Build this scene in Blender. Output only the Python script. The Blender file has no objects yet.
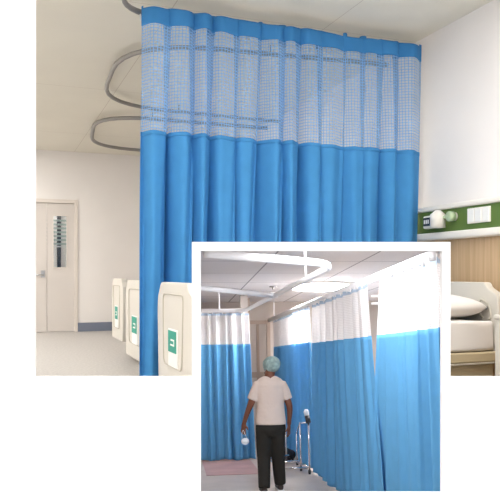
import bpy, bmesh, math, random
from mathutils import Vector, Matrix
random.seed(7)
PI = math.pi
sc = bpy.context.scene
COL = sc.collection

# ------------------------------------------------------------------ camera, world, exposure
EYE = 0.93
cd = bpy.data.cameras.new('camera'); cam = bpy.data.objects.new('camera', cd); COL.objects.link(cam)
cam.location = (0, 0, EYE); cam.rotation_euler = (PI/2, 0, 0)
cd.sensor_width = 36; cd.lens = 680/500*36; cd.shift_y = 23/500; cd.clip_start = 0.02
sc.camera = cam
w = bpy.data.worlds.new('world'); sc.world = w; w.use_nodes = True
w.node_tree.nodes['Background'].inputs[0].default_value = (1, 1, 1, 1)
w.node_tree.nodes['Background'].inputs[1].default_value = 1.6
sc.view_settings.view_transform = 'Standard'; sc.view_settings.look = 'None'
sc.view_settings.exposure = 0; sc.view_settings.gamma = 1
WARD_LAMP = 20.0        # ceiling panels of the big ward, most of them added out of view
BAY_LAMP = 115.0        # far round ceiling lamp of the small ward
BAY_FILL = 9.0         # slim fill panel added near its front, hidden by the surround

# ------------------------------------------------------------------ materials
def srgb(r, g, b):
    f = lambda c: (c/255/12.92) if c/255 <= .04045 else ((c/255+.055)/1.055)**2.4
    return (f(r), f(g), f(b), 1)
def mat(name, col, rough=.6, metal=0, noise=0, scale=20, bump=0, bscale=60, spec=.4, detail=3):
    m = bpy.data.materials.new(name); m.use_nodes = True
    nt = m.node_tree; N = nt.nodes; L = nt.links; b = N['Principled BSDF']
    b.inputs['Base Color'].default_value = col; b.inputs['Roughness'].default_value = rough
    b.inputs['Metallic'].default_value = metal; b.inputs['Specular IOR Level'].default_value = spec
    tc = N.new('ShaderNodeTexCoord')
    if noise:
        n = N.new('ShaderNodeTexNoise'); n.inputs['Scale'].default_value = scale; n.inputs['Detail'].default_value = detail
        L.new(tc.outputs['Object'], n.inputs['Vector'])
        r = N.new('ShaderNodeMapRange'); r.inputs[1].default_value = .3; r.inputs[2].default_value = .7
        r.inputs[3].default_value = 1-noise; r.inputs[4].default_value = 1+noise
        L.new(n.outputs['Fac'], r.inputs[0])
        mx = N.new('ShaderNodeVectorMath'); mx.operation = 'SCALE'; mx.inputs[0].default_value = col[:3]
        L.new(r.outputs[0], mx.inputs['Scale']); L.new(mx.outputs[0], b.inputs['Base Color'])
    if bump:
        n2 = N.new('ShaderNodeTexNoise'); n2.inputs['Scale'].default_value = bscale
        L.new(tc.outputs['Object'], n2.inputs['Vector'])
        bp = N.new('ShaderNodeBump'); bp.inputs['Strength'].default_value = bump; bp.inputs['Distance'].default_value = .01
        L.new(n2.outputs['Fac'], bp.inputs['Height']); L.new(bp.outputs[0], b.inputs['Normal'])
    return m
def emit(name, col, s):
    m = bpy.data.materials.new(name); m.use_nodes = True; N = m.node_tree.nodes; b = N['Principled BSDF']
    b.inputs['Base Color'].default_value = col
    b.inputs['Emission Color'].default_value = col; b.inputs['Emission Strength'].default_value = s
    return m
def tile_lines(m, sx, sy, width, dark):
    """thin joints between ceiling boards or floor sheets, in the object's own metres"""
    nt = m.node_tree; N = nt.nodes; L = nt.links; b = N['Principled BSDF']
    tc = N.new('ShaderNodeTexCoord'); sp = N.new('ShaderNodeSeparateXYZ'); L.new(tc.outputs['Object'], sp.inputs[0])
    outs = []
    for ax, s in ((0, sx), (1, sy)):
        d = N.new('ShaderNodeMath'); d.operation = 'DIVIDE'; d.inputs[1].default_value = s; L.new(sp.outputs[ax], d.inputs[0])
        fr = N.new('ShaderNodeMath'); fr.operation = 'FRACT'; L.new(d.outputs[0], fr.inputs[0])
        lt = N.new('ShaderNodeMath'); lt.operation = 'LESS_THAN'; lt.inputs[1].default_value = width/s; L.new(fr.outputs[0], lt.inputs[0])
        outs.append(lt)
    mx = N.new('ShaderNodeMath'); mx.operation = 'MAXIMUM'; L.new(outs[0].outputs[0], mx.inputs[0]); L.new(outs[1].outputs[0], mx.inputs[1])
    mix = N.new('ShaderNodeMix'); mix.data_type = 'RGBA'; L.new(mx.outputs[0], mix.inputs[0])
    bc = b.inputs['Base Color']
    if bc.is_linked: L.new(bc.links[0].from_socket, mix.inputs[6])
    else: mix.inputs[6].default_value = bc.default_value
    mix.inputs[7].default_value = dark
    L.new(mix.outputs[2], bc)
    return m
def wood(name, c1, c2, scale=(40, 40, 1.2)):
    m = mat(name, c1, .5); nt = m.node_tree; N = nt.nodes; L = nt.links; b = N['Principled BSDF']
    tc = N.new('ShaderNodeTexCoord'); mp = N.new('ShaderNodeMapping'); mp.inputs['Scale'].default_value = scale
    L.new(tc.outputs['Object'], mp.inputs[0]); n = N.new('ShaderNodeTexNoise'); n.inputs['Scale'].default_value = 1; n.inputs['Detail'].default_value = 5
    L.new(mp.outputs[0], n.inputs['Vector']); cr = N.new('ShaderNodeValToRGB')
    cr.color_ramp.elements[0].position = .35; cr.color_ramp.elements[0].color = c2
    cr.color_ramp.elements[1].position = .65; cr.color_ramp.elements[1].color = c1
    L.new(n.outputs['Fac'], cr.inputs[0]); L.new(cr.outputs[0], b.inputs['Base Color'])
    return m
def cloth(name, col, trans=.25, noise=.04):
    """woven curtain cloth: diffuse with a share of light passing through"""
    m = mat(name, col, .8, noise=noise, scale=9, bump=.15, bscale=160, spec=.2)
    nt = m.node_tree; N = nt.nodes; L = nt.links; b = N['Principled BSDF']; out = N['Material Output']
    tr = N.new('ShaderNodeBsdfTranslucent'); tr.inputs[0].default_value = col
    mx = N.new('ShaderNodeMixShader'); mx.inputs[0].default_value = trans
    L.new(b.outputs[0], mx.inputs[1]); L.new(tr.outputs[0], mx.inputs[2]); L.new(mx.outputs[0], out.inputs[0])
    return m
def net(name, col, cell, thick, veil):
    """open net: threads on a square grid by UV in metres, clear holes with a fine veil"""
    m = cloth(name, col, .3, 0); nt = m.node_tree; N = nt.nodes; L = nt.links; out = N['Material Output']
    src = out.inputs[0].links[0].from_socket
    uv = N.new('ShaderNodeUVMap'); sp = N.new('ShaderNodeSeparateXYZ'); L.new(uv.outputs[0], sp.inputs[0]); o = []
    for ax in (0, 1):
        d = N.new('ShaderNodeMath'); d.operation = 'DIVIDE'; d.inputs[1].default_value = cell; L.new(sp.outputs[ax], d.inputs[0])
        fr = N.new('ShaderNodeMath'); fr.operation = 'FRACT'; L.new(d.outputs[0], fr.inputs[0])
        lt = N.new('ShaderNodeMath'); lt.operation = 'LESS_THAN'; lt.inputs[1].default_value = thick; L.new(fr.outputs[0], lt.inputs[0]); o.append(lt)
    mx = N.new('ShaderNodeMath'); mx.operation = 'MAXIMUM'; L.new(o[0].outputs[0], mx.inputs[0]); L.new(o[1].outputs[0], mx.inputs[1])
    mv = N.new('ShaderNodeMath'); mv.operation = 'MAXIMUM'; mv.inputs[1].default_value = veil; L.new(mx.outputs[0], mv.inputs[0])
    tp = N.new('ShaderNodeBsdfTransparent'); ms = N.new('ShaderNodeMixShader')
    L.new(mv.outputs[0], ms.inputs[0]); L.new(tp.outputs[0], ms.inputs[1]); L.new(src, ms.inputs[2]); L.new(ms.outputs[0], out.inputs[0])
    return m

M = {}
M['page'] = mat('white_wall_paint', (.92, .92, .92, 1), .9, spec=.1)
M['wall'] = mat('ward_wall_paint', srgb(242, 238, 235), .85, noise=.015, scale=2, spec=.2)
M['ceiling'] = tile_lines(mat('ward_ceiling_board', srgb(232, 228, 216), .9, noise=.02, scale=1.5, spec=.1), 1.22, 2.4, .005, srgb(200, 190, 178))
M['floor'] = mat('speckled_vinyl', srgb(190, 186, 182), .45, noise=.14, scale=38, spec=.4, detail=6)
M['skirt'] = mat('blue_grey_skirting', srgb(120, 128, 146), .6)
M['door'] = mat('door_laminate', srgb(218, 211, 205), .5, noise=.01, scale=3)
M['frame'] = mat('door_frame_paint', srgb(230, 222, 214), .5)
M['steel'] = mat('brushed_steel', (.55, .55, .56, 1), .3, 1)
M['chrome'] = mat('chrome', (.8, .8, .82, 1), .12, 1)
M['alu'] = mat('aluminium_track', (.30, .29, .28, 1), .45, .6)
M['white_alu'] = mat('white_track', (.85, .85, .87, 1), .35)
M['blue'] = cloth('blue_curtain_cloth', (.072, .31, .65, 1), .2)
M['blue_head'] = cloth('blue_header_tape', (.055, .26, .60, 1), .15)
M['net'] = net('blue_net', (.26, .48, .80, 1), .022, .24, .22)
M['bay_blue'] = cloth('sky_blue_curtain_cloth', (.15, .45, .76, 1), .25)
M['bay_net'] = net('white_net', (.88, .87, .88, 1), .02, .5, .8)
M['bay_head'] = cloth('pale_header_tape', (.45, .58, .72, 1), .2)
M['plastic'] = mat('cream_bed_plastic', srgb(211, 206, 196), .35)
M['plastic_dark'] = mat('shadow_line_plastic', srgb(190, 184, 170), .5)
M['teal'] = mat('teal_card', srgb(30, 150, 130), .5)
M['card'] = mat('white_card', (.85, .85, .83, 1), .5)
M['sheet'] = mat('white_bed_linen', srgb(232, 228, 224), .9, bump=.3, bscale=8, spec=.1)
M['bed_metal'] = mat('beige_bed_frame', srgb(190, 176, 146), .4)
M['rubber'] = mat('grey_rubber', (.05, .05, .055, 1), .6)
M['wood'] = wood('light_oak_panel', srgb(214, 184, 146), srgb(198, 166, 126))
M['green'] = mat('olive_green_panel', srgb(92, 118, 56), .5, noise=.02, scale=8)
M['socket'] = mat('white_socket', srgb(236, 232, 224), .35)
M['screen'] = mat('dark_display', srgb(60, 66, 72), .2)
M['clear'] = mat('pale_green_knob', srgb(176, 196, 160), .2)
M['bay_wall'] = mat('bay_wall_paint', srgb(196, 186, 178), .85, spec=.2)
M['bay_frame'] = mat('bay_door_frame', srgb(170, 152, 138), .6)
M['bay_ceiling'] = tile_lines(mat('grid_ceiling_tile', srgb(236, 232, 232), .9, spec=.1), 1.2, 1.2, .022, srgb(165, 160, 162))
M['bay_floor'] = mat('bay_floor_stone', srgb(184, 173, 164), .35, noise=.10, scale=2.2, spec=.5)
M['runner'] = mat('rose_floor_vinyl', srgb(176, 140, 134), .4, noise=.14, scale=3)
M['vent'] = mat('vent_grey', srgb(120, 116, 112), .6)
M['skin'] = mat('brown_skin', srgb(118, 74, 56), .55)
M['hair'] = mat('black_hair', (.012, .010, .009, 1), .7)
M['tshirt'] = mat('cream_jersey', srgb(214, 198, 188), .9, bump=.5, bscale=7, spec=.1)
M['trouser'] = mat('charcoal_cotton', srgb(48, 46, 43), .85, bump=.5, bscale=9, spec=.15)
M['cap'] = mat('teal_theatre_cap', srgb(152, 176, 174), .8, noise=.22, scale=26, bump=.4, bscale=40, spec=.1)
M['shoe'] = mat('dark_shoe', (.05, .035, .03, 1), .5)
M['black'] = mat('black_cloth', (.015, .02, .03, 1), .8, bump=.4, bscale=20)
M['mask'] = mat('white_mask_paper', (.8, .86, .92, 1), .8)
M['lamp'] = emit('lit_ward_panel', (1, .98, .95, 1), WARD_LAMP)
M['bay_fill'] = emit('added_fill_panel', (1, .99, 1, 1), BAY_FILL)
M['bay_lamp'] = emit('lit_bay_panel', (1, .99, 1, 1), BAY_LAMP)

# ------------------------------------------------------------------ mesh helpers
def link(name, me, m, parent=None, smooth=False):
    o = bpy.data.objects.new(name, me); COL.objects.link(o)
    if m is not None: me.materials.append(m)
    if smooth:
        for p in me.polygons: p.use_smooth = True
    if parent is not None: o.parent = parent
    return o
def obj(name, bm, m, parent=None, smooth=False, bevel=0, seg=2):
    bmesh.ops.recalc_face_normals(bm, faces=bm.faces)
    me = bpy.data.meshes.new(name); bm.to_mesh(me); bm.free()
    o = link(name, me, m, parent, smooth)
    if bevel:
        b = o.modifiers.new('bevel', 'BEVEL'); b.width = bevel; b.segments = seg; b.limit_method = 'ANGLE'; b.angle_limit = .6
    return o
def box(bm, x0, x1, y0, y1, z0, z1):
    v = [bm.verts.new((x, y, z)) for x in (x0, x1) for y in (y0, y1) for z in (z0, z1)]
    for f in ((0, 1, 3, 2), (4, 6, 7, 5), (0, 4, 5, 1), (2, 3, 7, 6), (0, 2, 6, 4), (1, 5, 7, 3)):
        bm.faces.new([v[i] for i in f])
def bx(*a):
    bm = bmesh.new(); box(bm, *a); return bm
def tube(bm, pts, rad, seg=10, cap=True, ref=(0, 0, 1)):
    """pts: centres; rad: number, list of numbers or list of (r1, r2)"""
    pts = [Vector(p) for p in pts]; n = len(pts); rings = []
    side = None
    for i, p in enumerate(pts):
        t = (pts[min(i+1, n-1)] - pts[max(i-1, 0)]).normalized()
        if side is None:
            r = Vector(ref)
            if abs(t.dot(r)) > .9: r = Vector((1, 0, 0))
            side = (r - t*r.dot(t)).normalized()
        else:
            side = (side - t*side.dot(t)).normalized()
        up = t.cross(side)
        rr = rad[i] if isinstance(rad, (list, tuple)) else rad
        a, b = rr if isinstance(rr, (list, tuple)) else (rr, rr)
        rings.append([bm.verts.new(p + side*a*math.cos(2*PI*k/seg) + up*b*math.sin(2*PI*k/seg)) for k in range(seg)])
    for A, B in zip(rings, rings[1:]):
        for k in range(seg): bm.faces.new((A[k], A[(k+1) % seg], B[(k+1) % seg], B[k]))
    if cap:
        bm.faces.new(rings[0]); bm.faces.new(rings[-1][::-1])
def tb(pts, rad, seg=10):
    bm = bmesh.new(); tube(bm, pts, rad, seg); return bm
def ellipsoid(bm, c, r, seg=16, rng=10, rot=None):
    mtx = Matrix.Translation(c) @ (rot or Matrix()) @ Matrix.Diagonal((r[0], r[1], r[2], 1))
    bmesh.ops.create_uvsphere(bm, u_segments=seg, v_segments=rng, radius=1, matrix=mtx)
def prism_yz(bm, prof, x0, x1):
    """closed outline in (y, z) extruded along x"""
    A = [bm.verts.new((x0, y, z)) for y, z in prof]; B = [bm.verts.new((x1, y, z)) for y, z in prof]; n = len(prof)
    bm.faces.new(A); bm.faces.new(B[::-1])
    for i in range(n): bm.faces.new((A[i], B[i], B[(i+1) % n], A[(i+1) % n]))
def rounded(pts, r, k=5):
    out = []; n = len(pts)
    for i, p in enumerate(pts):
        p = Vector(p); a = Vector(pts[i-1]); b = Vector(pts[(i+1) % n]); rr = r[i] if isinstance(r, list) else r
        da = (a-p).normalized(); db = (b-p).normalized(); rr = min(rr, (a-p).length*.49, (b-p).length*.49)
        for j in range(k+1):
            t = j/k; q = (p+da*rr)*(1-t)**2 + p*2*t*(1-t) + (p+db*rr)*t*t; out.append((q.x, q.y))
    return out
def smooth_path(pts, k=6):
    pts = [Vector(p) for p in pts]; out = []
    for i in range(len(pts)-1):
        p0 = pts[max(i-1, 0)]; p1 = pts[i]; p2 = pts[i+1]; p3 = pts[min(i+2, len(pts)-1)]
        for j in range(k):
            t = j/k
            out.append(.5*((2*p1)+(p2-p0)*t+(2*p0-5*p1+4*p2-p3)*t*t+(3*p1-p0-3*p2+p3)*t**3))
    out.append(pts[-1]); return out
def rail_path(pts, r, k=6):
    """straight runs joined by arcs, 3-D"""
    pts = [Vector(p) for p in pts]; out = [pts[0]]
    for i in range(1, len(pts)-1):
        p = pts[i]; da = (pts[i-1]-p); db = (pts[i+1]-p); rr = min(r, da.length*.49, db.length*.49); da.normalize(); db.normalize()
        for j in range(k+1):
            t = j/k; out.append((p+da*rr)*(1-t)**2 + p*2*t*(1-t) + (p+db*rr)*t*t)
    out.append(pts[-1]); return out

# ------------------------------------------------------------------ frames: the ward (turned a little), and the small ward's scale model
TH = math.atan2(.355, .935)
WARD = Matrix.Rotation(TH, 4, 'Z')                     # ward axes: x to the headwall, y to the door wall
S = .234                                              # scale of the model ward shown in the boxed opening
AX = Matrix(((.9934855, -.11304906, -.01436941), (.11395863, .98555589, .12527175), (0, -.12609318, .9920184)))
BAY = Matrix.Translation((0, 0, EYE)) @ AX.to_4x4() @ Matrix.Scale(S, 4) @ Matrix.Translation((0, 0, -1.68))

def place(o, frame, loc=(0, 0, 0), rz=0):
    o.matrix_world = frame @ Matrix.Translation(loc) @ Matrix.Rotation(rz, 4, 'Z')
    return o
def tag(o, label, cat, group=None):
    o['label'] = label; o['category'] = cat
    if group: o['group'] = group
    return o
def thing(name, label, cat, frame=WARD, loc=(0, 0, 0), rz=0, group=None):
    o = bpy.data.objects.new(name, None); COL.objects.link(o); o.empty_display_size = .1
    place(o, frame, loc, rz); return tag(o, label, cat, group)
def struct(name, bm, m, frame=None, smooth=False, bevel=0):
    o = obj(name, bm, m, None, smooth, bevel); o['kind'] = 'structure'
    if frame is not None: o.matrix_world = frame
    return o
def dup(o, parent=None):
    c = o.copy(); COL.objects.link(c)
    if parent is not None: c.parent = parent; c.matrix_parent_inverse = o.matrix_parent_inverse.copy()
    for ch in list(o.children): dup(ch, c)
    return c

# ------------------------------------------------------------------ the white wall with its two openings
D = 1.05                                               # distance of its face
def pw(px): return (px-250)/680*D
def ph(py): return EYE+(273-py)/680*D
H = 2.85
ax0, az0 = pw(34), ph(377)                             # lower left corner of the big opening
bx0, bx1, bz0, bz1 = pw(200.5), pw(442), ph(493.5), ph(251)
ox0, ox1, oz1 = pw(192), pw(450), ph(242)
T = .010
bm = bmesh.new()
box(bm, -2.6, ax0, D, D+T, 0, H)                       # left of the big opening
box(bm, ax0, ox0, D, D+T, 0, az0)                      # below it
box(bm, ox1, 1.5, D, D+T, 0, az0)
box(bm, 1.5, 3.1, D, D+T, 0, H)
box(bm, ox0, ox1, D, D+T, 0, bz0-.004)
struct('wall_front', bm, M['page'])
bm = bmesh.new()                                       # raised white surround of the boxed opening
box(bm, ox0, bx0, D-.003, D+T, bz0-.004, oz1); box(bm, bx1, ox1, D-.003, D+T, bz0-.004, oz1)
box(bm, bx0, bx1, D-.003, D+T, bz1, oz1); box(bm, bx0, bx1, D-.003, D+T, bz0-.004, bz0)
struct('trim_1', bm, M['page'])

# ------------------------------------------------------------------ the ward's shell
VB = 11.07; UR = 3.3; UL = -4.6
struct('floor', bx(UL, UR+.1, -1.6, VB+.1, -.05, 0), M['floor'], WARD)
bm = bmesh.new()                                       # cut to the line of the white wall
yw = lambda u: (D+T-.355*u)/.935
cq = [(UL, yw(UL)), (UR+.1, yw(UR+.1)), (UR+.1, VB+.1), (UL, VB+.1)]
A_ = [bm.verts.new((x, y, H)) for x, y in cq]; B_ = [bm.verts.new((x, y, H+.05)) for x, y in cq]
bm.faces.new(A_); bm.faces.new(B_[::-1])
for i in range(4): bm.faces.new((A_[i], B_[i], B_[(i+1) % 4], A_[(i+1) % 4]))
struct('ceiling', bm, M['ceiling'], WARD)
dx0, dx1, dzt = -.10, 1.22, 2.03                       # doorway in the back wall
bm = bmesh.new()
box(bm, UL, dx0-.06, VB, VB+.1, 0, H); box(bm, dx1+.055, UR+.1, VB, VB+.1, 0, H); box(bm, dx0-.06, dx1+.055, VB, VB+.1, dzt+.06, H)
struct('wall_back', bm, M['wall'], WARD)
struct('wall_left', bx(UL-.1, UL, -.2, VB+.1, 0, H), M['wall'], WARD)
struct('wall_right', bx(UR, UR+.1, -.4, VB, 0, H), M['wall'], WARD)
bm = bmesh.new()
box(bm, dx1+.055, UR, VB-.015, VB, 0, .14)
struct('baseboard_back', bm, M['skirt'], WARD)
struct('baseboard_back_left', bx(UL, dx0-.06, VB-.015, VB, 0, .14), M['skirt'], WARD)
bm = bmesh.new()
box(bm, dx0-.06, dx0, VB-.02, VB+.1, 0, dzt+.06); box(bm, dx1, dx1+.055, VB-.02, VB+.1, 0, dzt+.06); box(bm, dx0, dx1, VB-.02, VB+.1, dzt, dzt+.06)
struct('trim_2', bm, M['frame'], WARD, bevel=.004)
# wide leaf
d1 = struct('door_1', bx(dx0+.003, .804, VB+.01, VB+.05, .01, dzt-.004), M['door'], WARD, bevel=.003)
h = obj('door_handle', tb([(.745, VB+.01, .90), (.745, VB-.05, .90), (.62, VB-.05, .90)], .011), M['steel'], d1, True)
obj('lock_plate', bx(.715, .775, VB+.002, VB+.01, .86, .97), M['steel'], d1, bevel=.002)
# narrow leaf with its glazed slot
bm = bmesh.new()
wx0, wx1, wz0, wz1 = .905, 1.105, 1.02, 1.83
for a in ((.810, wx0, .01, dzt-.004), (wx1, dx1-.003, .01, dzt-.004), (wx0, wx1, .01, wz0), (wx0, wx1, wz1, dzt-.004)):
    box(bm, a[0], a[1], VB+.01, VB+.05, a[2], a[3])
d2 = struct('door_2', bm, M['door'], WARD)
bm = bmesh.new()
for a in ((wx0-.012, wx0, wz0-.012, wz1+.012), (wx1, wx1+.012, wz0-.012, wz1+.012), (wx0, wx1, wz0-.012, wz0), (wx0, wx1, wz1, wz1+.012)):
    box(bm, a[0], a[1], VB+.004, VB+.012, a[2], a[3])
obj('glazing_bead', bm, M['frame'], d2)
glass = mat('door_glass', (.9, .95, .95, 1), .05); glass.node_tree.nodes['Principled BSDF'].inputs['Transmission Weight'].default_value = 1
obj('pane', bx(wx0, wx1, VB+.027, VB+.031, wz0, wz1), glass, d2)
bm = bmesh.new(); z = wz0+.36
while z < wz1-.02:
    box(bm, wx0-.1, wx1+.1, VB+.16, VB+.165, z, z+.030); z += .062
t = thing('window_blind', 'pale slatted blind seen through the glazed slot of the narrow door leaf', 'blind')
obj('slats', bm, mat('blind_slat', srgb(190, 205, 200), .6), t)
obj('headrail', bx(wx0-.12, wx1+.12, VB+.14, VB+.19, wz1+.01, wz1+.06), M['card'], t)
obj('bottom_rail', bx(wx0-.1, wx1+.1, VB+.155, VB+.17, wz0+.32, wz0+.345), M['card'], t)
bm = bmesh.new()
box(bm, -.6, 2.0, VB+1.2, VB+1.25, 0, H); box(bm, -.65, -.6, VB+.1, VB+1.25, 0, H); box(bm, 2.0, 2.05, VB+.1, VB+1.25, 0, H)
struct('wall_corridor', bm, M['wall'], WARD)
struct('floor_corridor', bx(-.6, 2.0, VB+.1, VB+1.2, -.05, 0), M['floor'], WARD)
struct('ceiling_corridor', bx(-.6, 2.0, VB+.1, VB+1.2, H, H+.05), M['ceiling'], WARD)
struct('trim_3', bx(1.06, 1.12, VB+1.1, VB+1.2, 0, 2.1), M['rubber'], WARD)
t = thing('ceiling_light', 'lit panel in the corridor ceiling behind the double door', 'light', WARD, (.7, VB+.65, H))
obj('frame', bx(-.33, .33, -.33, .33, -.02, 0), M['card'], t); obj('diffuser', bx(-.3, .3, -.3, .3, -.024, -.018), M['lamp'], t)

# headwall: oak panelling below, green service trunking
struct('trim_4', bx(UR-.03, UR, .3, VB-.02, .0, 1.19), M['wood'], WARD)
TR0, TR1 = .6, 8.6
t = thing('service_trunking', 'olive green bedhead trunking with rounded white edges above the oak panelling', 'trunking', WARD, (UR, 0, 0))
obj('green_fascia', bx(-.075, 0, TR0, TR1, 1.243, 1.412), M['green'], t)
def bullnose(z0, z1, dpt):
    bm = bmesh.new(); prof = rounded([(0, z0), (-dpt, z0), (-dpt, z1), (0, z1)], [0.001, .025, .012, .001])
    A = [bm.verts.new((x, TR0-.02, z)) for x, z in prof]; B = [bm.verts.new((x, TR1+.02, z)) for x, z in prof]; n = len(prof)
    bm.faces.new(A); bm.faces.new(B[::-1])
    for i in range(n): bm.faces.new((A[i], B[i], B[(i+1) % n], A[(i+1) % n]))
    return bm
obj('lower_edge', bullnose(1.185, 1.243, .10), M['socket'], t, True)
obj('upper_edge', bullnose(1.412, 1.452, .095), M['socket'], t, True)
def socket(v, label, n):
    s = thing('socket_plate', label, 'socket', WARD, (UR-.075, v, 1.34), 0, 'outlets on the green trunking')
    obj('plate', bx(-.012, 0, -.12, .12, -.055, .055), M['socket'], s, bevel=.004)
    for k in range(n):
        y = -.12+.24*(k+.5)/n
        obj('outlet', bx(-.016, -.010, y-.24/n/2+.008, y+.24/n/2-.008, -.045, .045), M['card'], s, bevel=.002)
socket(3.92, 'white triple outlet plate on the green trunking, nearest the blue curtain', 3)
socket(3.57, 'white outlet plate on the green trunking at the right edge of the view', 2)
t = thing('gas_regulator', 'white flow regulator with dark display on green trunking beside the blue curtain', 'regulator', WARD, (UR-.075, 4.40, 1.335))
obj('body', bx(-.055, 0, -.02, .12, -.06, .04), M['socket'], t, bevel=.012)
obj('housing', tb([(-.045, -.06, -.062), (-.045, -.06, .04), (-.045, -.06, .075)], [.058, .058, .018], 18), M['socket'], t, True)
obj('display', bx(-.060, -.053, .02, .105, -.04, .025), M['screen'], t)
bm = bmesh.new()
for i in range(3): box(bm, -.0625, -.0595, .035+.024*i, .047+.024*i, -.022, .008)
obj('display_digits', bm, M['card'], t)
t = thing('gas_outlet_knob', 'pale green round knob on green trunking right of the regulator', 'knob', WARD, (UR-.075, 4.19, 1.35))
obj('collar', tb([(0, 0, 0), (-.025, 0, 0)], .032, 18), M['socket'], t, True)
obj('knob', tb([(-.02, 0, 0), (-.06, 0, 0), (-.065, 0, 0)], [.038, .038, .03], 18), M['clear'], t, True)
obj('spindle', tb([(-.03, .03, 0), (-.03, .12, 0)], .013, 10), M['clear'], t, True)

# ceiling panels out of view, added to brighten the ward, except the door one
for i, (u, v, lab) in enumerate(((-1.3, 2.7, 'added unseen ceiling panel above the aisle, left of the near end of the blue curtain'),
        (.5, 2.2, 'added unseen ceiling panel above the near end of the aisle, before the blue curtain'),
        (2.2, 2.6, 'added unseen ceiling panel above the near bed by the oak headwall'),
        (-2.4, 5.2, 'added unseen ceiling panel over the left side of the ward, nearest the white wall'),
        (-.75, 10.0, 'lit ceiling panel in front of the double door'),
        (-.5, 6.4, 'added unseen ceiling panel over the aisle left of the loop shaped tracks'),
        (-.6, 8.3, 'added unseen ceiling panel over the aisle left of the farthest track loop'),
        (-3.3, 8.3, 'added unseen ceiling panel by the far left corner of the ward'))):
    t = thing('ceiling_light', lab, 'light', WARD, (u, v, H), 0, 'ceiling panels of the ward')
    obj('frame', bx(-.62, .62, -.32, .32, -.03, 0), M['card'], t)
    obj('diffuser', bx(-.59, .59, -.29, .29, -.034, -.028), M['lamp'], t)

# ------------------------------------------------------------------ curtain tracks of the ward
ZT = 2.775
def track(name, label, pts, r, rr, m, frame, hang, ztop, hang_r=.006, group=None, flat=1.6):
    path = rail_path(pts, r, 8)
    t = thing(name, label, 'curtain track', frame, tuple(path[0]), 0, group); o0 = Vector(path[0])
    bm = bmesh.new(); tube(bm, [p-o0 for p in path], [(rr*flat, rr)]*len(path), 8)
    obj('rail', bm, m, t, True)
    for hpt in hang:
        q = Vector(hpt)-o0
        obj('hanger', tb([q+Vector((0, 0, rr)), Vector((q.x, q.y, ztop-o0.z))], hang_r, 8), m, t, True)
    return t
gt = 'curtain tracks under the ward ceiling'
track('curtain_track', 'grey track carrying the big blue curtain, curling at its left end', [(3.2, 4.73, 2.745), (.80, 4.73, 2.745), (.80, 3.3, 2.745), (.8, 1.4, 2.745)], .35, .014, M['alu'], WARD, [(.8, 3, 2.745)], H, group=gt)
track('curtain_track', 'farthest U shaped grey track, its rounded end left of the blue curtain', [(3.28, 8.02, ZT), (1.12, 8.02, ZT), (1.35, 10.12, ZT), (3.28, 10.15, ZT)], .75, .024, M['alu'], WARD, [(1.8, 8.02, ZT), (2.6, 10.13, ZT)], H, .008, gt, 1.0)
track('curtain_track', 'middle grey track seen between the blue curtain and the farthest loop', [(3.28, 7.62, ZT), (1.10, 7.52, ZT), (.98, 5.4, ZT), (3.28, 5.2, ZT)], .8, .021, M['alu'], WARD, [(2.0, 7.56, ZT), (2.2, 5.3, ZT)], H, .008, gt, 1.0)

# ------------------------------------------------------------------ curtains
class Sheet:
    """a hanging cloth: s in 0..1 along its width, z in metres; folds run down it"""
    def __init__(self, W, nf, amp, over, top, bot, seed, warp=None, jit=.25, pinch=.55, half=0, mult=2):
        self.mult = mult
        self.W, self.nf, self.amp, self.over, self.top, self.bot, self.warp, self.pinch, self.half = W, nf, amp, over, top, bot, warp, pinch, half
        r = random.Random(seed); self.a = [r.uniform(0, 2*PI) for _ in range(6)]; self.j = jit
    def phase(self, s):
        a = self.a
        return 2*PI*self.nf*s + self.j*2*(math.sin(2*PI*3.1*s+a[0]) + .7*math.sin(2*PI*7.3*s+a[1]))
    def pos(self, s, z):
        t = (self.top-z)/(self.top-self.bot); a = self.a
        ph = self.phase(s) + .35*math.sin(3*t+a[2])*math.sin(2*PI*2.2*s+a[3])
        k = self.pinch + (1-self.pinch)*min(1, t*2.2)
        big = .75+.45*math.sin(2*PI*1.7*s+a[4])*math.sin(2*PI*.9*s+a[5]+1.5*t)
        A = self.amp*k*big
        y = A*(math.cos(ph) + .28*math.cos(2*ph+a[1]+1.2*t) + .16*math.sin(3.3*ph+a[0]+2*t))
        y += self.half*self.amp*min(1, t*1.3)*math.cos(ph*.5+a[3]+.4*math.sin(2*t))
        x = s*self.W - self.over*(1-(.5 if self.mult == 2 else .75)*min(1, t*1.6))*math.sin(self.mult*ph)
        if self.warp: x = self.warp(x, t)
        return (x, y, z)
    def part(self, name, m, parent, z0, z1, nu, nv, scal=None, hem=None):
        me = bpy.data.meshes.new(name); V = []; F = []; U = []
        L = 0; us = [0]; pr = self.pos(0, z0)
        for i in range(1, nu+1):
            q = self.pos(i/nu, z0); L += math.hypot(q[0]-pr[0], q[1]-pr[1]); us.append(L); pr = q
        for j in range(nv+1):
            for i in range(nu+1):
                s = i/nu; ph = self.phase(s)
                za = z0+(hem*math.sin(2*PI*2.3*s+1) if hem else 0); zb = z1
                if scal: zb = z1 - scal*(.5-.5*math.cos(ph)) - scal*.25*(.5+.5*math.sin(1.3*ph))
                z = zb + (za-zb)*j/nv
                V.append(self.pos(s, z)); U.append((us[i], z))
        for j in range(nv):
            for i in range(nu):
                a = j*(nu+1)+i; F.append((a, a+nu+1, a+nu+2, a+1))
        me.from_pydata(V, [], F); uvl = me.uv_layers.new(name='UVMap')
        for lp in me.loops: uvl.data[lp.index].uv = U[lp.vertex_index]
        o = link(name, me, m, parent, True)
        return o
def thick(o, t):
    m = o.modifiers.new('thickness', 'SOLIDIFY'); m.thickness = t; m.offset = 0

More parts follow.
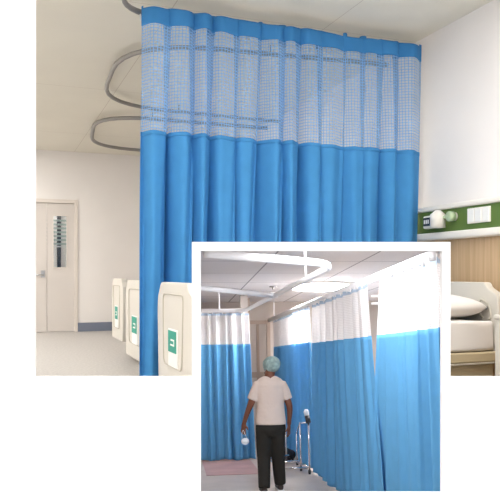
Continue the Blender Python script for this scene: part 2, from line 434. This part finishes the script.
big = Sheet(2.22, 13, .062, .060, 2.77, .12, 11, warp=lambda x, t: x - .03*math.sin(min(1, t*1.3)*PI/2)*(1-x/2.22), jit=.34, pinch=.85, half=.65, mult=1)
t = thing('hospital_curtain', 'tall bright blue pleated curtain with netted top hanging from the ceiling track', 'curtain', WARD, (.975, 4.61, 0))
hd = big.part('header_band', M['blue_head'], t, 2.63, 2.775, 620, 6, scal=.032); thick(hd, .004)
obj_net = big.part('net_panel', M['net'], t, 1.885, 2.63, 620, 24)
bd = big.part('cloth_panel', M['blue'], t, .12, 1.885, 520, 60, hem=.004); thick(bd, .002)
sm = big.part('net_seam', M['blue'], t, 1.872, 1.90, 520, 2); thick(sm, .006)
for i in range(14):
    s = (i+.25)/13.8; q = big.pos(s, 2.735)
    obj('curtain_hook', tb([(q[0], .07, 2.68), (q[0], .08, 2.74)], .006, 6), M['card'], t, True)

# ------------------------------------------------------------------ hospital beds
def arc_panel(w, z0, z1, y0=0):
    """raised middle, small step at the far side, long sloping shoulder at the near side"""
    return rounded([(y0+w/2-.03, z0), (y0+w/2, z1-.20), (y0+w/2-.01, z1-.10), (y0+w/2-.07, z1-.03), (y0+w/2-.10, z1), (y0-w/2+.13, z1),
                    (y0-w/2+.11, z1-.035), (y0-w/2+.01, z1-.08), (y0-w/2-.01, z1-.22), (y0-w/2+.03, z0)], .03, 4)
def make_bed(label, group, loc):
    t = thing('hospital_bed', label, 'bed', WARD, loc, 0, group)
    # foot board: x = 0 is its outer face
    bm = bmesh.new(); prism_yz(bm, arc_panel(.86, .24, .872), -.03, .035)
    fb = obj('foot_board', bm, M['plastic'], t, bevel=.012, seg=3)
    bm = bmesh.new()
    gp = rounded([(-.20, .36), (-.23, .80), (.26, .80), (.24, .36)], .05, 5)
    n = len(gp); path = [(-.032, y, z) for y, z in gp]+[(-.032, gp[0][0], gp[0][1])]
    tube(bm, path, .0045, 6); obj('moulded_groove', bm, M['plastic_dark'], fb, True)
    cdp = obj('chart_card', bx(-.036, -.028, -.10, .11, .36, .59), M['card'], t, bevel=.003)
    obj('teal_label', bx(-.039, -.035, -.09, .10, .45, .58), M['teal'], cdp)
    bm = bmesh.new()
    prism_yz(bm, [(-.05, .49), (.04, .49), (.04, .50), (-.04, .50), (-.04, .52), (.03, .52), (.03, .53), (-.05, .53)], -.041, -.038)
    obj('card_print', bm, M['card'], cdp)
    obj('corner_bumper', bx(-.02, .05, .40, .44, .40, .45), M['rubber'], fb, bevel=.01)
    # head board with a hand hole at each side
    L = 2.05
    bm = bmesh.new(); prism_yz(bm, arc_panel(.88, .34, .868), L-.03, L+.03); hb = obj('head_board', bm, M['plastic'], t, bevel=.012, seg=3)
    bm = bmesh.new(); tube(bm, [(L-.032, y, z) for y, z in rounded([(-.27, .64), (-.27, .76), (-.36, .72), (-.38, .62)], .03, 4)], .007, 6)
    obj('hand_hold', bm, M['plastic_dark'], hb, True)
    # mattress in a fitted sheet
    bm = bmesh.new(); box(bm, .05, L-.04, -.42, .42, .425, .615)
    bmesh.ops.subdivide_edges(bm, edges=bm.edges[:], cuts=10, use_grid_fill=True)
    for v in bm.verts:
        v.co.z += (.012*math.sin(v.co.x*9+v.co.y*5) + .008*math.sin(v.co.x*17-v.co.y*11))*(1 if v.co.z > .55 else .2)
        v.co.y += .010*math.sin(v.co.x*8+v.co.z*6)
    obj('mattress', bm, M['sheet'], t, True, bevel=.03, seg=3)
    bm = bmesh.new(); box(bm, .04, L-.03, -.44, .44, .355, .42); obj('bed_deck', bm, M['bed_metal'], t, bevel=.01)
    for s in (-1, 1):
        obj('side_beam', bx(.06, L-.05, s*.40-.02, s*.40+.02, .24, .345), M['bed_metal'], t, bevel=.008)
        obj('beam_groove', bx(.06, L-.05, s*.44-.012, s*.44+.012, .346, .354), M['plastic_dark'], t)
    obj('lift_column', bx(.45, .60, -.12, .12, .12, .355), M['bed_metal'], t, bevel=.01)
    obj('lift_column', bx(1.32, 1.47, -.12, .12, .12, .355), M['bed_metal'], t, bevel=.01)
    obj('base_frame', bx(.25, 1.65, -.32, .32, .12, .17), M['bed_metal'], t, bevel=.01)
    for x in (.30, 1.60):
        for y in (-.34, .34):
            lg = obj('caster', tb([(x, y-.02, .06), (x, y+.02, .06)], .06, 18), M['rubber'], t, True)
            obj('caster_fork', bx(x-.02, x+.02, y-.035, y+.035, .05, .14), M['plastic'], lg, bevel=.006)
    return t
bed = make_bed('cream hospital bed in front of the blue curtain, pillow at the oak headwall', None, (1.055, 4.00, 0))
gb = 'beds behind the curtain'
for u, v, lab in ((1.10, 5.40, 'cream hospital bed half hidden behind the left edge of the blue curtain'), (1.25, 7.12, 'farthest cream hospital bed, nearest the back wall and its skirting')):
    b = dup(bed); b.matrix_world = WARD @ Matrix.Translation((u, v, 0)); b['label'] = lab; b['group'] = gb
    if v > 7: b.scale = (1, .78, 1)
def pillow(loc, label, rz=0, group=None):
    bm = bmesh.new(); n = 22; m = 16; top = []; bot = []
    for i in range(n+1):
        ra = []; rb = []
        for j in range(m+1):
            a = i/n*2-1; b = j/m*2-1
            hgt = .082*((1-abs(a)**3.2)*(1-abs(b)**3.2))**.55
            x = a*.25*(1-.10*b*b); y = b*.36*(1-.08*a*a)
            wv = .006*math.sin(a*6+b*9)
            ra.append(bm.verts.new((x, y, .080+hgt+wv*hgt*10))); rb.append(bm.verts.new((x, y, .080-hgt*.95)))
        top.append(ra); bot.append(rb)
    for i in range(n):
        for j in range(m):
            bm.faces.new((top[i][j], top[i+1][j], top[i+1][j+1], top[i][j+1])); bm.faces.new((bot[i][j], bot[i][j+1], bot[i+1][j+1], bot[i+1][j]))
    bmesh.ops.remove_doubles(bm, verts=bm.verts, dist=.0008)
    o = obj('pillow', bm, M['sheet'], None, True); place(o, WARD, loc, rz); return tag(o, label, 'pillow', group)
pillow((2.82, 3.95, .622), 'white pillow lying on the bed by the oak headwall', .08)
pillow((2.85, 5.42, .622), 'white pillow on the middle bed behind the blue curtain', .0)
pillow((2.98, 7.14, .622), 'white pillow on the farthest bed behind the blue curtain', .0)

# bedside cabinet at the right edge
t = thing('bedside_cabinet', 'oak bedside cabinet with cream edges right of the near bed', 'cabinet', WARD, (2.99, 2.94, 0))
obj('carcass', bx(-.24, .24, -.22, .22, .06, .66), M['wood'], t, bevel=.006)
obj('worktop', bx(-.27, .26, -.25, .25, .66, .69), M['plastic'], t, bevel=.01)
obj('edge_post', bx(-.262, -.235, .20, .245, .05, .665), M['plastic'], t, bevel=.006)
obj('edge_post', bx(-.262, -.235, -.245, -.20, .05, .665), M['plastic'], t, bevel=.006)
dr = obj('drawer', bx(-.256, -.24, -.19, .19, .46, .64), M['wood'], t, bevel=.003); obj('handle', bx(-.275, -.256, -.06, .06, .54, .555), M['steel'], dr)
dr = obj('door', bx(-.256, -.24, -.19, .19, .09, .44), M['wood'], t, bevel=.003); obj('handle', bx(-.275, -.256, -.17, -.15, .30, .38), M['steel'], dr)
for x in (-.2, .2):
    for y in (-.18, .18): obj('caster', tb([(x, y-.012, .03), (x, y+.012, .03)], .03, 14), M['rubber'], t, True)

# ================================================================== the small ward in the boxed opening (its own metres, placed by BAY)
BI = BAY.inverted(); EY = Vector((0, 0, 1.68))
def ray(px, py): return (AX.transposed() @ Vector(((px-250)/680, 1, (273-py)/680)))
def colplane(px): return AX.transposed() @ Vector((1, -(px-250)/680, 0))    # side wall planes, splayed outwards with the opening
LP, RP = colplane(196.5), colplane(446.5)
def side_x(n, y, z): return -(n.y*y + n.z*(z-1.68))/n.x
YB = 14.6; ZC = 2.9; YF = 4.95
def topy(px):
    r = ray(px, 246); t = (ZC-1.68)/r.z; return EY + r*t
def front(px, py):
    r = ray(px, py); wy = (AX @ r).y; return EY + r*((D+T+.001)/S/wy)
fl, fr, cl, cr = front(196.5, 246), front(446.5, 246), topy(196.5), topy(446.5)
def V3(n, y, z): return Vector((side_x(n, y, z), y, z))
def slab(name, quads, m, thk=.02):
    bm = bmesh.new()
    for q in quads: bm.faces.new([bm.verts.new(p) for p in q])
    bmesh.ops.remove_doubles(bm, verts=bm.verts, dist=1e-4)
    me = bpy.data.meshes.new(name); bm.to_mesh(me); bm.free(); o = link(name, me, m); o['kind'] = 'structure'; o.matrix_world = BAY
    return o
flo = [V3(LP, YF, 0), V3(RP, YF, 0), V3(RP, YB, 0), V3(LP, YB, 0)]
cei = [cl, cr, V3(RP, YB, ZC), V3(LP, YB, ZC)]
def solid(name, quad, nrm, m, thk=.05):
    bm = bmesh.new(); nrm = Vector(nrm)*thk; n = len(quad)
    A = [bm.verts.new(p) for p in quad]; B = [bm.verts.new(Vector(p)+nrm) for p in quad]
    bm.faces.new(A); bm.faces.new(B[::-1])
    for i in range(n): bm.faces.new((A[i], B[i], B[(i+1) % n], A[(i+1) % n]))
    return struct(name, bm, m, BAY)
solid('floor_bay', flo, (0, 0, -1), M['bay_floor'])
solid('ceiling_bay', cei, (0, 0, 1), M['bay_ceiling'], .03)
solid('ceiling_bay_soffit', [fl, fr, cr, cl], (0, 0, 1), M['bay_ceiling'], .01)
solid('wall_bay_back', [V3(LP, YB, 0), V3(RP, YB, 0), V3(RP, YB, ZC), V3(LP, YB, ZC)], (0, 1, 0), M['bay_wall'])
solid('wall_bay_left', [V3(LP, YF, 0), V3(LP, YB, 0), V3(LP, YB, ZC), cl, fl], (-1, 0, 0), M['bay_wall'], .02)
solid('wall_bay_right', [V3(RP, YF, 0), V3(RP, YB, 0), V3(RP, YB, ZC), cr, fr], (1, 0, 0), M['bay_wall'], .02)
struct('trim_5', bx(.5, 1.30, 10.2, 12.3, .001, .006), M['runner'], BAY)

# door in its back wall
bm = bmesh.new(); box(bm, 1.52, 1.60, YB-.08, YB, 0, 2.5); box(bm, 2.02, 2.10, YB-.08, YB, 0, 2.5); box(bm, 1.60, 2.02, YB-.08, YB, 2.42, 2.5)
struct('trim_6', bm, M['bay_frame'], BAY)
d3 = struct('door_3', bx(1.60, 2.02, YB-.04, YB-.01, .01, 2.42), M['bay_wall'], BAY)
bm = bmesh.new(); box(bm, 1.60, 2.02, YB-.06, YB-.035, 1.28, 1.40); box(bm, 1.80, 1.86, YB-.06, YB-.035, .1, 2.42); obj('door_rail', bm, M['bay_frame'], d3)
# wall column between the left curtain and the door
struct('trim_7', bx(1.30, 1.44, 12.9, 13.05, 0, ZC), M['bay_wall'], BAY)
struct('trim_8', bx(1.50, 1.56, 13.6, 13.7, 0, ZC), M['bay_frame'], BAY)

gk = 'white tracks of the small ward'
ZR = 2.5
track('curtain_track', 'white track rounding the left bay below the tiled ceiling', [(.25, 5.24, ZR), (.32, 5.27, ZR), (1.44, 5.84, ZR), (1.24, 11.55, ZR), (.42, 11.55, ZR)], .30, .022, M['white_alu'], BAY, [(1.38, 6.9, ZR), (.8, 11.55, ZR)], ZC-.02, .012, gk)
track('curtain_track', 'short white cross track over the left bay', [(.3, 7.80, ZR), (1.38, 8.86, ZR)], .1, .02, M['white_alu'], BAY, [], ZC, .012, gk)
track('curtain_track', 'long white track above the right row of curtains', [(2.12, 5.25, ZR), (2.08, 14.5, ZR)], .1, .030, M['white_alu'], BAY, [(2.08, 13.8, ZR)], ZC, .012, gk)
t = thing('partition_post', 'slim grey post between the far and middle curtains on the right', 'post', BAY, (2.19, 10.08, 0))
obj('post', tb([(0, 0, 0), (0, 0, 2.5)], .03, 12), M['steel'], t, True); obj('clamp', bx(-.045, .045, -.045, .045, 2.1, 2.16), M['alu'], t); obj('foot_plate', bx(-.09, .09, -.09, .09, 0, .02), M['steel'], t)
t = thing('wall_bracket', 'thin white double bar bracket behind the gap beside the near curtain', 'bracket', BAY, (2.16, 7.2, 2.28))
obj('upper_bar', bx(0, .55, -.012, .012, .05, .07), M['white_alu'], t); obj('lower_bar', bx(0, .55, -.012, .012, -.03, -.01), M['white_alu'], t)

def bay_curtain(label, loc, rz, W, nf, amp, seed, zh, ztop=2.47, zbot=.025, warp=None, nu=260, over=.01, hem=.01):
    t = thing('hospital_curtain', label, 'curtain', BAY, loc, rz, 'blue curtains of the small ward')
    c = Sheet(W, nf, amp, over, ztop, zbot, seed, warp, jit=.3, pinch=.6)
    a = c.part('header_band', M['bay_head'], t, ztop-.05, ztop, nu, 3, scal=.02)
    c.part('net_panel', M['bay_net'], t, zh, ztop-.05, nu, 10)
    b = c.part('cloth_panel', M['bay_blue'], t, zbot, zh, nu, 40, hem=hem); thick(b, .004)
    n = max(4, int(W/.16))
    for i in range(n):
        q = c.pos((i+.5)/n, ztop)
        obj('curtain_hook', tb([(q[0], 0, ztop-.03), (q[0], 0, ZR-.01)], .008, 6), M['white_alu'], t)
    return t
bay_curtain('blue curtain with white net top closing the left bay, left of the walking person', (.42, 11.55, 0), 0, .88, 6.5, .035, 3, 1.93, warp=lambda x, t: x+.09*t*(x/.88))
bay_curtain('farthest right curtain, blue with white net, hanging behind the walking person', (2.10, 10.25, 0), PI/2, 3.75, 15, .05, 5, 1.92, warp=lambda x, t: x-.12*t*(1-x/3.75))
bay_curtain('middle right curtain, blue with netted top, between the slim post and the near curtain', (2.08, 7.02, 0), PI/2, 2.9, 9, .05, 9, 1.90, warp=lambda x, t: x+.10*t*(x/2.9)-.42*t*max(0, 1-x/2.9)**3)
bay_curtain('nearest right curtain, brightest blue under a wide white net, filling the right edge', (2.08, 5.02, 0), PI/2, 1.52, 6, .045, 14, 1.90, ztop=2.45, warp=lambda x, t: x+(.50*t**.8)*max(0, x/1.52)**3)

# ceiling fittings
t = thing('ceiling_light', 'bright round ceiling lamp glowing above the right track of the small ward', 'light', BAY, (2.50, 11.2, ZC), 0, 'lamps of the small ward')
obj('rim', tb([(0, 0, 0), (0, 0, -.03)], .56, 40), M['card'], t, True); obj('diffuser', tb([(0, 0, -.028), (0, 0, -.05), (0, 0, -.07)], [.52, .50, .36], 40), M['bay_lamp'], t, True)
t = thing('ceiling_light', 'added slim fill panel hidden just inside the boxed opening, above the nearest right curtain', 'light', BAY, (0, 0, 0), 0, 'lamps of the small ward')
q0, q1 = fl.lerp(cl, .25), fr.lerp(cr, .25); q2, q3 = fl.lerp(cl, .9), fr.lerp(cr, .9)  # soffit panel added to brighten the small ward, concealed behind the surround
pq = [q0.lerp(q1, .25), q0.lerp(q1, .9), q2.lerp(q3, .9), q2.lerp(q3, .25)]
for nm, z0_, z1_, mm, k in (('frame', 0, -.02, 'card', 0), ('diffuser', -.018, -.024, 'bay_fill', .06)):
    c_ = sum(pq, Vector())/4; pk = [p.lerp(c_, k) for p in pq]; bm = bmesh.new()
    A_ = [bm.verts.new(p+Vector((0, 0, z0_))) for p in pk]; B_ = [bm.verts.new(p+Vector((0, 0, z1_))) for p in pk]
    bm.faces.new(A_); bm.faces.new(B_[::-1])
    for i in range(4): bm.faces.new((A_[i], B_[i], B_[(i+1) % 4], A_[(i+1) % 4]))
    obj(nm, bm, M[mm], t)
t = thing('ceiling_vent', 'dark narrow ceiling vent above the left bay', 'vent', BAY, (1.62, 12.6, ZC))
obj('frame', bx(-.32, .32, -.16, .16, -.015, 0), M['card'], t)
bm = bmesh.new()
for i in range(6): box(bm, -.29, .29, -.13+.045*i, -.10+.045*i, -.03, -.012)
obj('slats', bm, M['vent'], t)
t = thing('sprinkler', 'small round sprinkler head on the tiled ceiling', 'sprinkler', BAY, (1.70, 11.35, ZC))
obj('rose', tb([(0, 0, 0), (0, 0, -.02)], .06, 16), M['alu'], t, True); obj('nozzle', tb([(0, 0, -.02), (0, 0, -.06)], [.02, .012], 10), M['vent'], t, True)

# chrome wheeled frame
t = thing('walking_frame', 'chrome wheeled frame standing by the right curtains, behind the person', 'walking frame', BAY, (1.95, 10.3, 0))
def leg(x, y, z1):
    l = obj('leg', tb([(x, y, .06), (x, y, z1)], .014, 10), M['chrome'], t, True)
    obj('caster', tb([(x-.014, y, .035), (x+.014, y, .035)], .035, 12), M['rubber'], l, True)
leg(.04, -.28, .76); leg(-.03, .02, .72); leg(-.10, .92, .62); leg(.02, .60, .5)
obj('base_bar', tb([(.04, -.28, .10), (-.03, .02, .10), (-.10, .92, .10)], .012, 8), M['chrome'], t, True)
obj('base_bar', tb(rail_path([(-.03, .02, .16), (-.42, .10, .12), (-.46, .55, .12), (-.09, .75, .14)], .1), .012, 8), M['chrome'], t, True)
obj('base_bar', tb(rail_path([(.03, -.25, .09), (-.36, -.10, .07), (-.40, .35, .07), (-.06, .5, .09)], .1), .012, 8), M['chrome'], t, True)
obj('top_bar', tb([(.04, -.28, .74), (-.03, .02, .71), (.02, .60, .50)], .012, 8), M['chrome'], t, True)
obj('black_grip', tb([(.04, -.29, .74), (.03, -.24, .83)], .036, 12), M['rubber'], t, True)
obj('clear_cap', tb([(.03, -.24, .83), (.02, -.23, .90), (.02, -.23, .93)], [.035, .04, .02], 12), M['mask'], t, True)
bm = bmesh.new(); ellipsoid(bm, (0, 0, .10), (.16, .13, .11), 18, 12); ellipsoid(bm, (.10, .02, .08), (.12, .11, .09), 16, 10)
for v in bm.verts:
    if v.co.z < .012: v.co.z = .0
o = obj('bag', bm, M['black'], None, True); place(o, BAY, (1.84, 11.5, 0)); tag(o, 'small black bag on the floor against the far right curtain', 'bag')

# ------------------------------------------------------------------ the walking person (faces away, head turned to the left)
P = thing('person', 'person walking away in cream t-shirt, charcoal trousers and pale green cap', 'person', BAY, (1.255, 8.80, 0))
def blob(name, bm, m, parent, vox, sm=6):
    o = obj(name, bm, m, parent, True)
    r = o.modifiers.new('remesh', 'REMESH'); r.mode = 'VOXEL'; r.voxel_size = vox; r.use_smooth_shade = True
    s = o.modifiers.new('smooth', 'SMOOTH'); s.iterations = sm; s.factor = .5
    return o
bm = bmesh.new()
# trunk, neck
tube(bm, [(0, 0, .84), (0, .01, 1.0), (0, .02, 1.2), (0, .015, 1.36), (0, .005, 1.43)], [(.12, .17), (.11, .15), (.125, .175), (.11, .17), (.06, .08)], 20, ref=(0, 1, 0))
tube(bm, [(0, .0, 1.38), (0, .015, 1.47), (.018, .03, 1.52)], [.082, .066, .062], 16)
# head: skull, jaw, nose, ears; turned about 35 degrees to the left
HR = Matrix.Rotation(math.radians(38), 4, 'Z'); HC = Vector((.022, .03, 1.555))
def hp(x, y, z): return HC + (HR @ Vector((x, y, z)))
ellipsoid(bm, HC+Vector((0, 0, .035)), (.078, .096, .098), 20, 14, HR)
ellipsoid(bm, hp(0, .03, -.045), (.058, .066, .062), 16, 12, HR)
tube(bm, [hp(0, .085, .02), hp(0, .112, -.018), hp(0, .092, -.035)], [.010, .017, .010], 10)      # nose
tube(bm, [hp(-.022, .088, -.052), hp(0, .096, -.052), hp(.022, .088, -.052)], [.006, .009, .006], 8)  # lips
for s in (-1, 1):
    ellipsoid(bm, hp(s*.080, .0, -.005), (.012, .022, .033), 12, 8, HR)
def hand(bm, wrist, d, side, curl, palm_n):
    """palm plus four unequal fingers and a thumb leaving the side of the palm"""
    d = Vector(d).normalized(); n = Vector(palm_n); n = (n-d*n.dot(d)).normalized(); a = d.cross(n)*side
    wv = Vector(wrist)
    tube(bm, [wv-d*.02, wv+d*.03, wv+d*.085], [(.017, .026), (.017, .037), (.013, .038)], 12, ref=n)
    for k, L in enumerate((.066, .076, .070, .054)):
        b = wv+d*.078+a*(.029-.0195*k)
        p1 = b+(d+a*(.10-.07*k)).normalized()*L*.42
        d2 = (d*math.cos(curl)+n*math.sin(curl)); p2 = p1+d2*L*.34
        d3 = (d*math.cos(curl*2)+n*math.sin(curl*2)); p3 = p2+d3*L*.28
        tube(bm, [b, p1, p2, p3], [.0095, .0088, .0080, .0065], 8)
    b = wv+d*.022+a*.022
    tube(bm, [b, b+(d*.5+a*.8).normalized()*.036, b+(d*.5+a*.8).normalized()*.036+(d*.9+a*.25+n*.3).normalized()*.034], [.013, .0105, .008], 8)
# arms
sh = {-1: [(-.150, .01, 1.36), (-.212, -.01, 1.20), (-.262, -.02, 1.09), (-.305, .02, .97), (-.33, .06, .87)],
      1: [(.155, .01, 1.36), (.205, -.005, 1.20), (.245, -.02, 1.07), (.250, .005, .95), (.245, .04, .83)]}
for s in (-1, 1):
    tube(bm, smooth_path(sh[s], 4), [.060-.034*min(1, i/16)**.8 for i in range(17)], 14)
hand(bm, (-.335, .065, .855), (-.10, .12, -1), 1, .45, (.5, .6, .1))
hand(bm, (.245, .045, .815), (-.02, .12, -1), -1, .35, (-.6, .5, .1))
# legs down to the feet
legs = {-1: [(-.095, 0, .86), (-.10, .02, .48), (-.105, -.10, .08)], 1: [(.095, 0, .86), (.105, .05, .48), (.125, .12, .09)]}
for s in (-1, 1):
    pts = smooth_path(legs[s], 6); tube(bm, pts, [.088-.045*i/12 for i in range(13)], 14)
    a = Vector(legs[s][2]); tube(bm, [a+Vector((0, -.03, -.03)), a+Vector((0, .06, -.045)), a+Vector((0, .15, -.055))], [.035, .035, .022], 10)
body = blob('body', bm, M['skin'], P, .0062, 3)
# face details under the head
for s in (-1, 1):
    bm = bmesh.new(); ellipsoid(bm, hp(s*.030, .083, .012), (.013, .008, .007), 12, 8, HR); obj('eye', bm, M['card'], body, True)
bm = bmesh.new(); ellipsoid(bm, HC+Vector((0, 0, .03))+(HR @ Vector((0, -.012, 0))), (.081, .088, .092), 20, 14, HR)
bmesh.ops.delete(bm, geom=[v for v in bm.verts if (HR.inverted() @ (v.co-HC)).y > .045 or v.co.z < HC.z-.045], context='VERTS')
obj('hair', bm, M['hair'], P, True)
bm = bmesh.new()   # beard along the jaw
ellipsoid(bm, hp(0, .034, -.052), (.061, .066, .056), 16, 12, HR)
bmesh.ops.delete(bm, geom=[v for v in bm.verts if v.co.z > HC.z-.045], context='VERTS'); obj('beard', bm, M['hair'], P, True)
# cap
bm = bmesh.new(); ellipsoid(bm, HC+Vector((0, 0, .052))+(HR @ Vector((0, -.010, 0))), (.106, .120, .106), 28, 18, HR @ Matrix.Rotation(math.radians(-14), 4, 'X'))
bmesh.ops.delete(bm, geom=[v for v in bm.verts if (v.co.z-HC.z) < -.052+.30*(HR.inverted() @ (v.co-HC)).y], context='VERTS')
for v in bm.verts:
    q = v.co-HC; a = math.atan2(q.y, q.x); v.co += Vector((q.x, q.y, 0)).normalized()*.003*math.sin(a*17)
for v in bm.verts: v.co += Vector((0, -.004, -.004))
cp = obj('cap', bm, M['cap'], P, True); thick(cp, .004)
bm = bmesh.new(); ring = []
for i in range(33):
    a = 2*PI*i/32; q = HR @ Vector((.094*math.cos(a), .104*math.sin(a)-.008, 0)); ring.append(HC+q+Vector((0, 0, -.046+.30*(.104*math.sin(a)-.008))))
tube(bm, ring, [(.008, .005)]*33, 8); bm.free()
# t-shirt
bm = bmesh.new()
tube(bm, [(0, -.005, .845), (0, -.005, .86), (0, .0, .98), (0, .01, 1.10), (0, .015, 1.24), (0, .015, 1.35), (0, .01, 1.42), (0, .01, 1.455)],
     [(.135, .198), (.138, .202), (.13, .188), (.128, .182), (.135, .196), (.125, .198), (.085, .15), (.065, .085)], 28, ref=(0, 1, 0))
for s in (-1, 1):
    tube(bm, [(s*.10, .01, 1.355), (s*.158, .008, 1.34), (s*.196, .0, 1.25), (s*(.226 if s > 0 else .240), -.005, 1.155)], [.055, .068, .068, .066], 18)
ts = blob('t_shirt', bm, M['tshirt'], P, .009, 5)
# trousers
bm = bmesh.new()
tube(bm, [(0, 0, .90), (0, 0, .86), (0, -.005, .78), (0, 0, .70)], [(.115, .182), (.12, .19), (.132, .195), (.10, .17)], 26, ref=(0, 1, 0))
tl = {-1: [(-.090, 0, .76), (-.090, .012, .60), (-.092, .01, .44), (-.100, -.045, .26), (-.108, -.10, .075)], 1: [(.088, 0, .76), (.090, .03, .60), (.096, .05, .44), (.112, .085, .26), (.128, .115, .085)]}
for s in (-1, 1): tube(bm, tl[s], [(.108, .104), (.104, .098), (.092, .088), (.084, .080), (.080, .074)], 20, ref=(0, 1, 0))
blob('trousers', bm, M['trouser'], P, .010, 4)
for s in (-1, 1):
    a = Vector(tl[s][-1])
    bm = bmesh.new(); tube(bm, [(a.x, a.y-.06, .035), (a.x, a.y-.02, .045), (a.x, a.y+.07, .042), (a.x, a.y+.17, .032), (a.x, a.y+.20, .028)], [(.028, .03), (.042, .04), (.038, .046), (.03, .046), (.015, .025)], 14, ref=(0, 0, 1))
    for v in bm.verts: v.co.z = max(v.co.z, .004)
    sh_ = obj('shoe', bm, M['shoe'], P, True); obj('sole', bx(a.x-.042, a.x+.042, a.y-.085, a.y+.20, 0, .014), M['card'], sh_, bevel=.006)
# mask hanging from the left hand
t = thing('face_mask', 'small white face mask dangling by its loop from the left hand of the person', 'face mask', BAY, (1.255-.335, 8.85, .56))
bm = bmesh.new(); ellipsoid(bm, (.01, 0, .075), (.052, .022, .042), 18, 12)
for v in bm.verts: v.co.y += .006*math.sin(v.co.z*160)
obj('mask_pad', bm, M['mask'], t, True)
obj('ear_loop', tb(smooth_path([(-.03, 0, .10), (-.03, .01, .17), (-.012, .01, .215), (.006, .01, .17), (.04, 0, .10)], 5), .003, 6), M['mask'], t, True)
